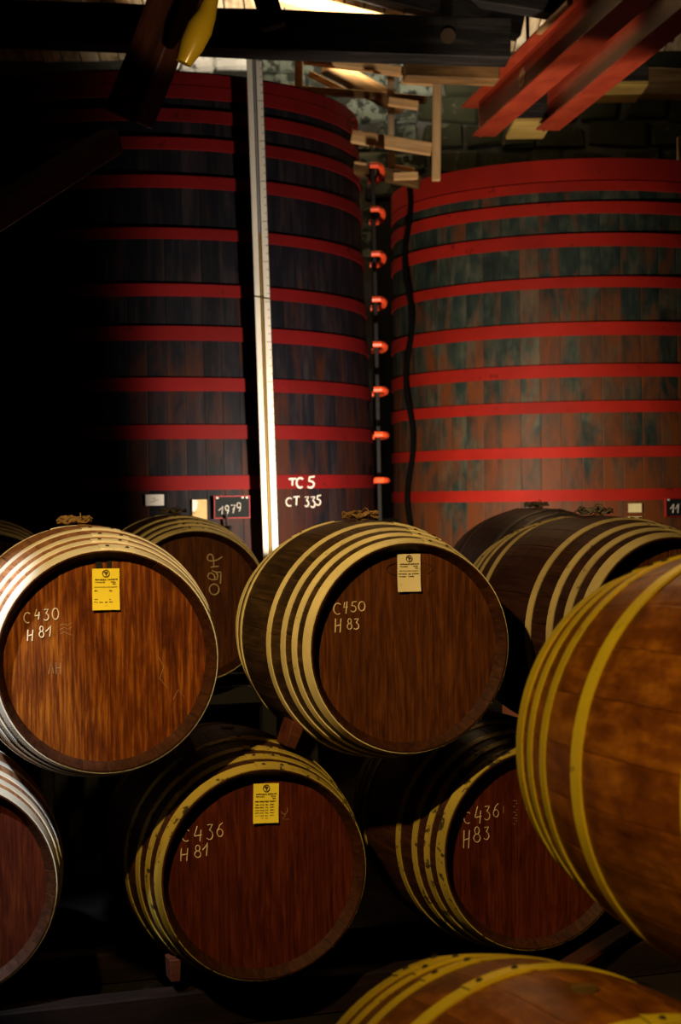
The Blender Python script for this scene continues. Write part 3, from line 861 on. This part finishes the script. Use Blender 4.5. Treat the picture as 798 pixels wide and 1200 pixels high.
# ------------------------------------------------------------------ level gauge in front of the left vat
gt = at_y(297.5, 57, 10.14); gb = at_y(318, 660, 10.12)
gdir = (gb - gt); GH = gdir.length
gz = -gdir.normalized()
gauge = thing('level_gauge', 'tall cream level gauge with graduated strips and brass tube standing before the blue-black vat', 'gauge', gt - gz * (GH + 0.9))
gauge.rotation_euler = gz.to_track_quat('Z', 'Y').to_euler()
GHT = GH + 0.9
gauge.rotation_euler = (Matrix((Vector((1, 0, 0)) - gz * gz.x, gz.cross(Vector((1, 0, 0)) - gz * gz.x), gz)).transposed()).to_euler()
for sx, wd_ in ((-0.031, 0.034), (0.027, 0.038)):
    bm_obj('scale_strip', box_data(wd_, 0.022, GHT, 0.002), M['gauge_cream'], gauge, (sx, 0, GHT / 2))
bm_obj('back_board', box_data(0.10, 0.012, GHT - 0.02, 0.002), M['black'], gauge, (0, 0.022, GHT / 2))
tubes_obj('sight_tube', [[(-0.004, -0.004, 0.02), (-0.004, -0.004, GHT * 0.72)]], 0.007, M['brass'], gauge, 10)
tubes_obj('sight_tube', [[(-0.004, -0.004, GHT * 0.72), (-0.004, -0.004, GHT + 0.05)]], 0.006, M['tube'], gauge, 10)
bm = bmesh.new()
for i in range(int(GHT / 0.05)):
    z = 0.03 + i * 0.05
    L = 0.030 if i % 5 == 0 else 0.014
    bb = box_data(L, 0.0012, 0.003, 0, (0.046 - L / 2, -0.0113, z))
    tmp = bpy.data.meshes.new('t'); bb.to_mesh(tmp); bb.free(); bm.from_mesh(tmp); bpy.data.meshes.remove(tmp)
o = bm_obj('graduation', bm, M['ink'], gauge); o['kind'] = 'stuff'
for f_ in (0.3, 0.52, 0.76, 0.97):
    bm_obj('bracket', box_data(0.03, 0.09, 0.02, 0.002), M['black'], gauge, (0, 0.06, GHT * f_))
bm_obj('clamp_wire', box_data(0.10, 0.004, 0.006, 0.001), M['ink'], gauge, (0, -0.013, GHT * 0.622), (0, R(12), 0))

# ------------------------------------------------------------------ step irons on a dark pole between the vats
PY = 10.95
p_top = at_y(436.5, 190, PY); p_bot = at_y(446, 640, PY)
ladder = thing('rung_ladder', 'dark pole with a column of bent orange-red step irons between the two vats', 'ladder', (p_bot.x, PY, 0))
px0 = Vector((p_bot.x, PY, 0))
tubes_obj('pole', [[Vector((0, 0, 0)), p_bot - px0, p_top - px0]], 0.014, M['black'], ladder, 8)
for ry in (203, 253, 304, 356, 407.5, 459, 510.5, 563):
    c = at_y(436 + (ry - 203) * 0.017, ry, PY) - px0
    rx, rl = 0.062, 0.27
    pts = [Vector((-0.02, -rl, 0)), Vector((0.03, -rl, 0))]
    pts += [Vector((0.03 + math.sin(t_) * 0.038, -rl * math.cos(t_), 0)) for t_ in [PI * k / 8 for k in range(1, 8)]]
    pts += [Vector((0.03, rl, 0)), Vector((-0.02, rl, 0))]
    tubes_obj('step_iron', [[p * 1.0 for p in pts]], 0.020, M['rung_red'], ladder, 8, loc=c)

# dark round column between the vats and the black cable before the right vat
c0 = at_y(457, 228, 13.45)
col_ = thing('iron_column', 'black cylindrical iron column filling the gap between the two vats', 'column', (c0.x, 13.6, 0))
bm_obj('shaft', cone(0.15, 0.15, c0.z - 0.03, 32), M['cable'], col_, (0, 0, (c0.z - 0.03) / 2), smooth=True)
bm_obj('cap', cone(0.165, 0.14, 0.04, 32), M['cable'], col_, (0, 0, c0.z - 0.01), smooth=True)
pts = []
for i in range(60):
    y = 204 + i * 7.2
    x = 477 + 4.0 * math.sin((y - 204) / 22.0) + 0.018 * (y - 204) * 0.6
    pts.append(at_y(x, y, 11.52))
pts += [Vector((pts[-1].x, 11.52, z)) for z in (1.2, 0.6, 0.02)]
cb = tubes_obj('hanging_cable', [pts], 0.019, M['cable'], None, 8)
tag(cb, 'black wavy cable hanging in front of the shaded edge of the greenish vat', 'cable')

zr_at = lambda y: 5.62 + (14.3 - y) * 0.20
# ------------------------------------------------------------------ roof timbers
def tb(x0, y0, Y0, x1, y1, Y1, wd, ht, mat, label, name='roof_timber', group=None, cat='timber', rough=0.004):
    return beam(name, at_y(x0, y0, Y0), at_y(x1, y1, Y1), wd, ht, M[mat], label, cat, group, rough=rough)
tb(-420, 13, 9.45, 596, 51, 9.6, 0.22, 0.235, 'beam_black', 'massive black tie beam with a sawn end crossing above the vats', 'tie_beam', rough=0.012)
kb = tubes_obj('end_knot', [[at_y(525, 42, 9.475), at_y(525, 42, 9.462)]], 0.045, M['knot'], None, 12)
tie = [o for o in COL.objects if o.name.startswith('tie_beam')][0]
kb.parent = tie; kb.matrix_parent_inverse = tie.matrix_world.inverted()
tb(474, 80, 9.75, 583, 84, 9.8, 0.16, 0.135, 'beam_brown', 'short brown timber with a round end tucked under the tie beam', rough=0.01)
tb(356, 69, 11.2, 478, 85, 11.2, 0.10, 0.055, 'pine', 'pale lit board sloping just under the tie beam')
tb(470, 95, 11.1, 512, 98, 11.1, 0.08, 0.028, 'pine', 'short bright batten below the short brown timber')
tb(512.5, 92, 11.0, 511, 212, 11.0, 0.06, 0.058, 'pine', 'bright pine upright standing over the rim of the greenish vat')
tb(457.5, 88, 11.35, 459, 196, 11.35, 0.05, 0.048, 'pine_old', 'thin grey pole crossing behind the pale rails')
tb(350, 66, 11.3, 350, 122, 11.3, 0.06, 0.055, 'pine', 'short pine upright just above the rim of the blue-black vat')
tb(455, 119, 11.15, 490, 124, 11.15, 0.05, 0.06, 'pine', 'short pale board stub right of the thin grey pole')
tb(412, 160, 11.1, 506, 175, 11.05, 0.06, 0.085, 'pine', 'long pale rail running from the vat rim to the pine upright')
tb(362, 86, 11.6, 405, 108, 11.6, 0.05, 0.04, 'pine', 'thin slanting batten behind the short pine upright')
tb(330, 103, 11.5, 500, 117, 11.7, 0.06, 0.05, 'beam_brown', 'grey horizontal batten passing behind the uprights')
tb(382, 76, 12.0, 470, 125, 12.4, 0.10, 0.12, 'beam_brown', 'wide grey slanting brace in front of the stone wall')
tb(414, 197, 11.25, 492, 214, 11.2, 0.10, 0.085, 'beam_brown', 'brown plank lying level above the iron column')
tb(415, 190, 11.2, 430, 193, 11.2, 0.03, 0.02, 'pine', 'bright splinter of lath on the brown plank next to the blue-black vat')
tb(462, 195, 11.3, 486, 200, 11.3, 0.03, 0.028, 'pine', 'small tan lath above the brown plank by the thin grey pole')
tb(461, 207, 11.1, 490, 206, 11.1, 0.06, 0.05, 'pine', 'pale sawn block resting at the rim of the greenish vat')
tb(300, -40, 8.9, 322, 32, 8.9, 0.10, 0.13, 'beam_black', 'black diagonal strut crossing the tie beam above the gauge', rough=0.006)
tb(560, -10, 9.4, 790, 30, 9.0, 0.2, 0.14, 'beam_black', 'black upper timber behind the red steel beams', rough=0.01)
tb(700, 96, 12.5, 815, 100, 12.4, 0.2, 0.20, 'pine_old', 'grey cross timber behind the red beams at the frame edge', rough=0.01)
tb(796, 160, 11.3, 797, 245, 11.3, 0.05, 0.03, 'pine_old', 'thin pale upright at the frame edge above the greenish vat')
tb(250, -24, 12.5, 462, 30, 12.9, 0.10, 0.11, 'pine', 'long pale purlin slanting under the roof boards above the tie beam')
tb(405, -22, 11.4, 610, 32, 11.6, 0.16, 0.17, 'beam_black', 'thick black brace slanting between the two lit roof patches', rough=0.01)
# joist blocks with lamplit undersides painted pale, between and beside the red beams
for (x0, x1, y0, y1, Y, lab) in ((597, 642, 108, 153, 10.7, 'dark joist end with its lit underside painted yellow between the red beams'), (690, 752, 66, 110, 11.2, 'dark joist end with its lit underside painted tan beside the second red beam')):
    a, b_ = at_y(x0, (y0 + y1) / 2, Y), at_y(x1, (y0 + y1) / 2 + 1, Y)
    hh = (at_y(x0, y0, Y) - at_y(x0, y1, Y)).z
    jt = thing('joist_end', lab, 'timber', (a + b_) / 2)
    L = (b_ - a).length
    bm_obj('joist', box_data(L, 0.5, hh - 0.03, 0.006), M['beam_black'], jt, (0, 0, 0.015))
    tubes_obj('hanger', [[(0, 0, hh / 2 - 0.01), (0, 0, zr_at(Y) - ((a + b_) / 2).z)]], 0.012, M['black'], jt, 8)
    bm_obj('lit_underside', box_data(L, 0.5, 0.03, 0.004), M['pine_lit'], jt, (0, 0, -hh / 2 + 0.015))

# red steel beams
def steel(label, pa, pb, wd, hgt):
    """pa far end, pb near end: centre of the bottom flange underside"""
    d = (pb - pa)
    L = d.length
    x = d.normalized()
    y = Vector((0, 0, 1)).cross(x).normalized()
    z = x.cross(y)
    Mx = Matrix((x, y, z)).transposed().to_4x4()
    Mx.translation = pa
    root = thing('steel_beam', label, 'beam', pa, Mx.to_euler())
    bm_obj('lower_flange', box_data(L, wd, 0.016, 0.003), M['beam_red'], root, (L / 2, 0, 0.008))
    bm_obj('web', box_data(L + 0.1, 0.012, hgt - 0.03, 0), M['beam_red'], root, (L / 2 - 0.05, 0, hgt / 2))
    bm_obj('upper_flange', box_data(L + 0.3, wd, 0.016, 0.003), M['beam_red'], root, (L / 2 - 0.15, 0, hgt - 0.008))
    return root
def px_h(px, py, h):
    return at_z(px, py, CAM_Z + h)
HB = 2.30
s1 = steel('first red steel beam, nearer the pale uprights, with a pale worn patch', px_h(567, 160, HB), px_h(801, -45, HB), 0.155, 0.27)
s2 = steel('second red steel beam, further from the uprights, above the greenish vat', px_h(642, 153, HB), px_h(866, -31, HB), 0.155, 0.27)
bm = bmesh.new()
bmesh.ops.create_circle(bm, cap_ends=True, segments=14, radius=0.055)
for v in bm.verts: v.co = Vector((v.co.x * 1.3, 0, v.co.y)) * (1 + 0.15 * math.sin(v.index * 3))
r_ = bmesh.ops.extrude_face_region(bm, geom=list(bm.faces))
for v in [x for x in r_['geom'] if isinstance(x, bmesh.types.BMVert)]: v.co.y += 0.003
bm_obj('worn_patch', bm, M['pine'], s1, (0.95, 0.0, 0.14))
for s_ in s1.children:
    if s_.name.startswith('worn_patch'): wp = s_
wp.location = (0.95, -0.010, 0.14)
# pale lath on top of the first beam
tb(632, 38, 8.6, 668, 2, 7.9, 0.03, 0.03, 'pine', 'pale lath lying along the upper side of the first red beam')

# yellow hose and the dark brace at the left
yh = thing('yellow_chute', 'out-of-focus yellow plastic chute hanging over the blue-black vat', 'chute', at_y(225, 60, 6.4))
o0 = at_y(225, 60, 6.4)
pts = [at_y(250, -30, 6.4), at_y(247, 0, 6.4), at_y(241, 18, 6.4), at_y(233, 34, 6.4), at_y(224, 54, 6.4), at_y(215, 74, 6.4)]
tubes_obj('chute', [[p - o0 for p in pts]], [0.03, 0.03, 0.042, 0.055, 0.05, 0.032], M['yellow_hose'], yh, 16)
tb(228, -60, 6.6, 150, 140, 6.7, 0.16, 0.16, 'rail', 'dark timber post holding the yellow chute')
tb(-60, 285, 6.0, 130, 165, 7.2, 0.10, 0.11, 'rail', 'dark red-brown brace slanting up across the shadowed part of the blue-black vat')

# ------------------------------------------------------------------ rails, chocks and stands under the barrels
rowd = Vector((math.cos(R(18)), math.sin(R(18)), 0))
axd = Vector((-math.sin(R(18)), math.cos(R(18)), 0))
def rail(label, c, z, a, b_, wd=0.10, ht=0.10, mat='rail', name='barrel_rail', d=rowd):
    c = Vector((c.x, c.y, z))
    return beam(name, c + d * a, c + d * b_, wd, ht, M[mat], label, 'rail')
cl_ = b436['C']
zb = Z1 - RB
rail('front floor rail carrying the lowest row of barrels', cl_ - axd * 0.30, (zb + 0.012) / 2, -1.7, 2.2, 0.10, zb + 0.012, 'floor_rail')
rail('rear floor rail carrying the lowest row of barrels', cl_ + axd * 0.30, (zb + 0.0) / 2, -1.7, 2.2, 0.10, zb + 0.0, 'floor_rail')
def chock(label, x, y, Y, wd, ht, dp=0.10, tilt=0.0, rz=0.0):
    c = at_y(x, y, Y)
    bm = box_data(wd, dp, ht, 0.003)
    for v in bm.verts:
        if v.co.z < 0: v.co.x *= 0.8
    o = bm_obj('chock', bm, M['rail'], None, c, (0, R(tilt), R(18) + rz))
    return tag(o, label, 'wedge')
chock('red-brown wooden chock between the C450 and C436 H81 barrels', 340, 859, 5.62, 0.048, 0.09, 0.12, 22)
chock('dim wooden chock below the C430 barrel, left of the chipped yellow hoops', 215, 873, 5.55, 0.05, 0.10, 0.12, -25)
chock('small upright chock on the floor rail left of the C436 H81 barrel', 203, 1134, 5.42, 0.04, 0.075, 0.08, 0)
beam('timber_rail', at_y(640, 1157, 3.35), at_y(760, 1079, 4.2), 0.06, 0.042, M['rail'], 'sloping red-brown plank between the amber barrels', 'rail')
# stillage carrying the back row and the foreground barrels
def stillage(label, c, z_bot, phi, n_half=0.45, legs=None, off=0.0):
    root = thing('barrel_stand', label, 'stand', (c.x, c.y, 0), (0, 0, phi))
    top = z_bot
    for sy in (-0.28, 0.28):
        yy = RB - prof(HL + sy) - 0.014
        bm_obj('cross_bar', box_data(2 * n_half, 0.08, 0.08, 0.004), M['black'], root, (off, sy, top + yy - 0.04))
        for sx in (legs or (-n_half + 0.06, n_half - 0.06)):
            bm_obj('leg', box_data(0.07, 0.07, top + yy - 0.08, 0.004), M['black'], root, (sx, sy, (top + yy - 0.08) / 2))
    return root
stillage('dark stand under the back row barrel with sideways figures', b20['C'], Z2 - RB, b20['phi'])
stillage('dark stand under the back row barrel behind the C430 barrel', bBL['C'], Z2 - RB, bBL['phi'], 0.40)
stillage('dark stand under the shadowed back row barrel', bBR['C'], Z2 - RB, bBR['phi'])
stillage('dark stand under the barrel right of the C450 barrel', bR['C'], Z2 - RB, bR['phi'], 0.25, (0.30, 0.44), 0.25)
stillage('dark stand under the large amber barrel', bBig['C'], Z2 - RB, bBig['phi'], 0.25, (0.30, 0.44), 0.25)
stillage('low dark stand under the foreground amber barrel showing only its top', bBot['C'], Z1 - RB, bBot['phi'], 0.3)

# added unseen shelf that cuts off downward lamp light, with a lamp housing
ls = thing('lamp_light_baffle', 'unseen plank baffle added behind the barrels to stop lamp light falling low', 'stand', (0.08, 9.42, 0))
bm_obj('shelf', box_data(0.60, 0.62, 0.03, 0.003), M['black'], ls, (0, 0, 1.535))
for sx in (-0.25, 0.25):
    for sy in (-0.25, 0.25):
        bm_obj('leg', box_data(0.05, 0.05, 1.52, 0.003), M['black'], ls, (sx, sy, 0.76))
wl = thing('work_lamp', 'small black work lamp standing on the added baffle behind the barrels', 'lamp', (0.28, 9.19, 1.551))
bm_obj('housing', box_data(0.09, 0.05, 0.08, 0.008), M['black'], wl, (0, -0.02, 0.05))
bm_obj('foot', box_data(0.10, 0.08, 0.01, 0.002), M['black'], wl, (0, 0, 0.005))

# ------------------------------------------------------------------ the setting
def slab(name, x0, x1, y0, y1, z0, z1, mat):
    return bm_obj(name, box_data(x1 - x0, y1 - y0, z1 - z0, 0), mat, None, ((x0 + x1) / 2, (y0 + y1) / 2, (z0 + z1) / 2), kind='structure')
XL, XR, YB, YF = -4.2, 4.6, 14.3, -2.0
slab('floor', XL - 0.2, XR + 0.2, YF - 0.2, YB + 0.2, -0.1, 0.0, M['floor'])
slab('wall_left', XL - 0.2, XL, YF, YB, 0.0, 7.5, M['dark_wall'])
slab('wall_right', XR, XR + 0.2, YF, YB, 0.0, 7.5, M['dark_wall'])
slab('wall_front', XL - 0.2, XR + 0.2, YF - 0.2, YF, 0.0, 7.5, M['dark_wall'])
wb = slab('wall_back', XL - 0.2, XR + 0.2, YB, YB + 0.2, 0.0, 7.5, M['plaster'])
rnd = random.Random(4)
wc = Vector(wb.location)
def stone_mesh(w_, h_, sd, mt):
    bm = box_data(w_, 0.10, h_, 0)
    bmesh.ops.bevel(bm, geom=list(bm.edges), offset=0.025, segments=1, affect='EDGES')
    for v in bm.verts:
        v.co += noise.noise_vector(v.co * 5 + Vector((sd * 3.1, 0, 0))) * 0.06
    me = bpy.data.meshes.new('stone'); bm.to_mesh(me); bm.free(); me.materials.append(M[mt]); return me
smesh = {mt: [stone_mesh(w_, h_, i, mt) for i, (w_, h_) in enumerate([(0.44, 0.22), (0.32, 0.22), (0.54, 0.22), (0.26, 0.22), (0.38, 0.22)])] for mt in ('stone_white', 'stone', 'stone_dark')}
swid = [0.46, 0.34, 0.56, 0.28, 0.40]
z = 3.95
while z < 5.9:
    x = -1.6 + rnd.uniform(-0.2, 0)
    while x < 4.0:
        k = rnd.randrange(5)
        mt = 'stone_white' if x < -0.75 else ('stone' if x < 0.62 else 'stone_dark')  # stones run from pale at left to dark at right
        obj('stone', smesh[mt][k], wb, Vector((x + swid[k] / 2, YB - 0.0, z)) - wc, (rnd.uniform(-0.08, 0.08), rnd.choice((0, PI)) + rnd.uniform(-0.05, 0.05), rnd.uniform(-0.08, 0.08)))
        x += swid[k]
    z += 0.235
# pitched roof of boards falling towards the back wall
zr = lambda y: 5.62 + (YB - y) * 0.20
roof = thing('ceiling', 'x', 'x')
del roof['label']; del roof['category']
roof['kind'] = 'structure'
bw = 0.165
me_b = None
y0r, y1r = 9.0, YB + 0.1
slope = math.atan(0.20)
Lr = (y1r - y0r) / math.cos(slope)
bm = box_data(bw - 0.014, Lr, 0.022, 0.002)
me_b = bpy.data.meshes.new('roof_board'); bm.to_mesh(me_b); bm.free(); me_b.materials.append(M['roof_board'])
x = XL
while x < XR:
    ym = (y0r + y1r) / 2
    obj('roof_board', me_b, roof, (x + bw / 2, ym, zr(ym) + rnd.uniform(-0.006, 0.006)), (-slope, 0, 0))
    x += bw
bm_obj('roof_lining', box_data(XR - XL + 0.4, y1r - YF + 0.3, 0.05, 0), M['black'], roof, ((XL + XR) / 2, (y1r + YF) / 2, zr((y1r + YF) / 2) + 0.06), (-slope, 0, 0))
def rafter(label, x0, x1, mat='pine'):
    k = 0.80; a = Vector((x0, 9.6, zr(9.6) - 0.08)); yb = 9.6 + (YB - 0.1 - 9.6) * k; b_ = Vector((x0 + (x1 - x0) * k, yb, zr(yb) - 0.08))
    return beam('rafter', a, b_, 0.09, 0.12, M[mat], parent=roof, rough=0.006)
rafter('pale rafter above the gauge under the roof boards', -1.2, 0.35)
rafter('pale rafter over the sawn end of the tie beam', 0.3, 1.75)
rafter('brown rafter high above the dark part of the roof', -2.9, -1.4, 'beam_brown')
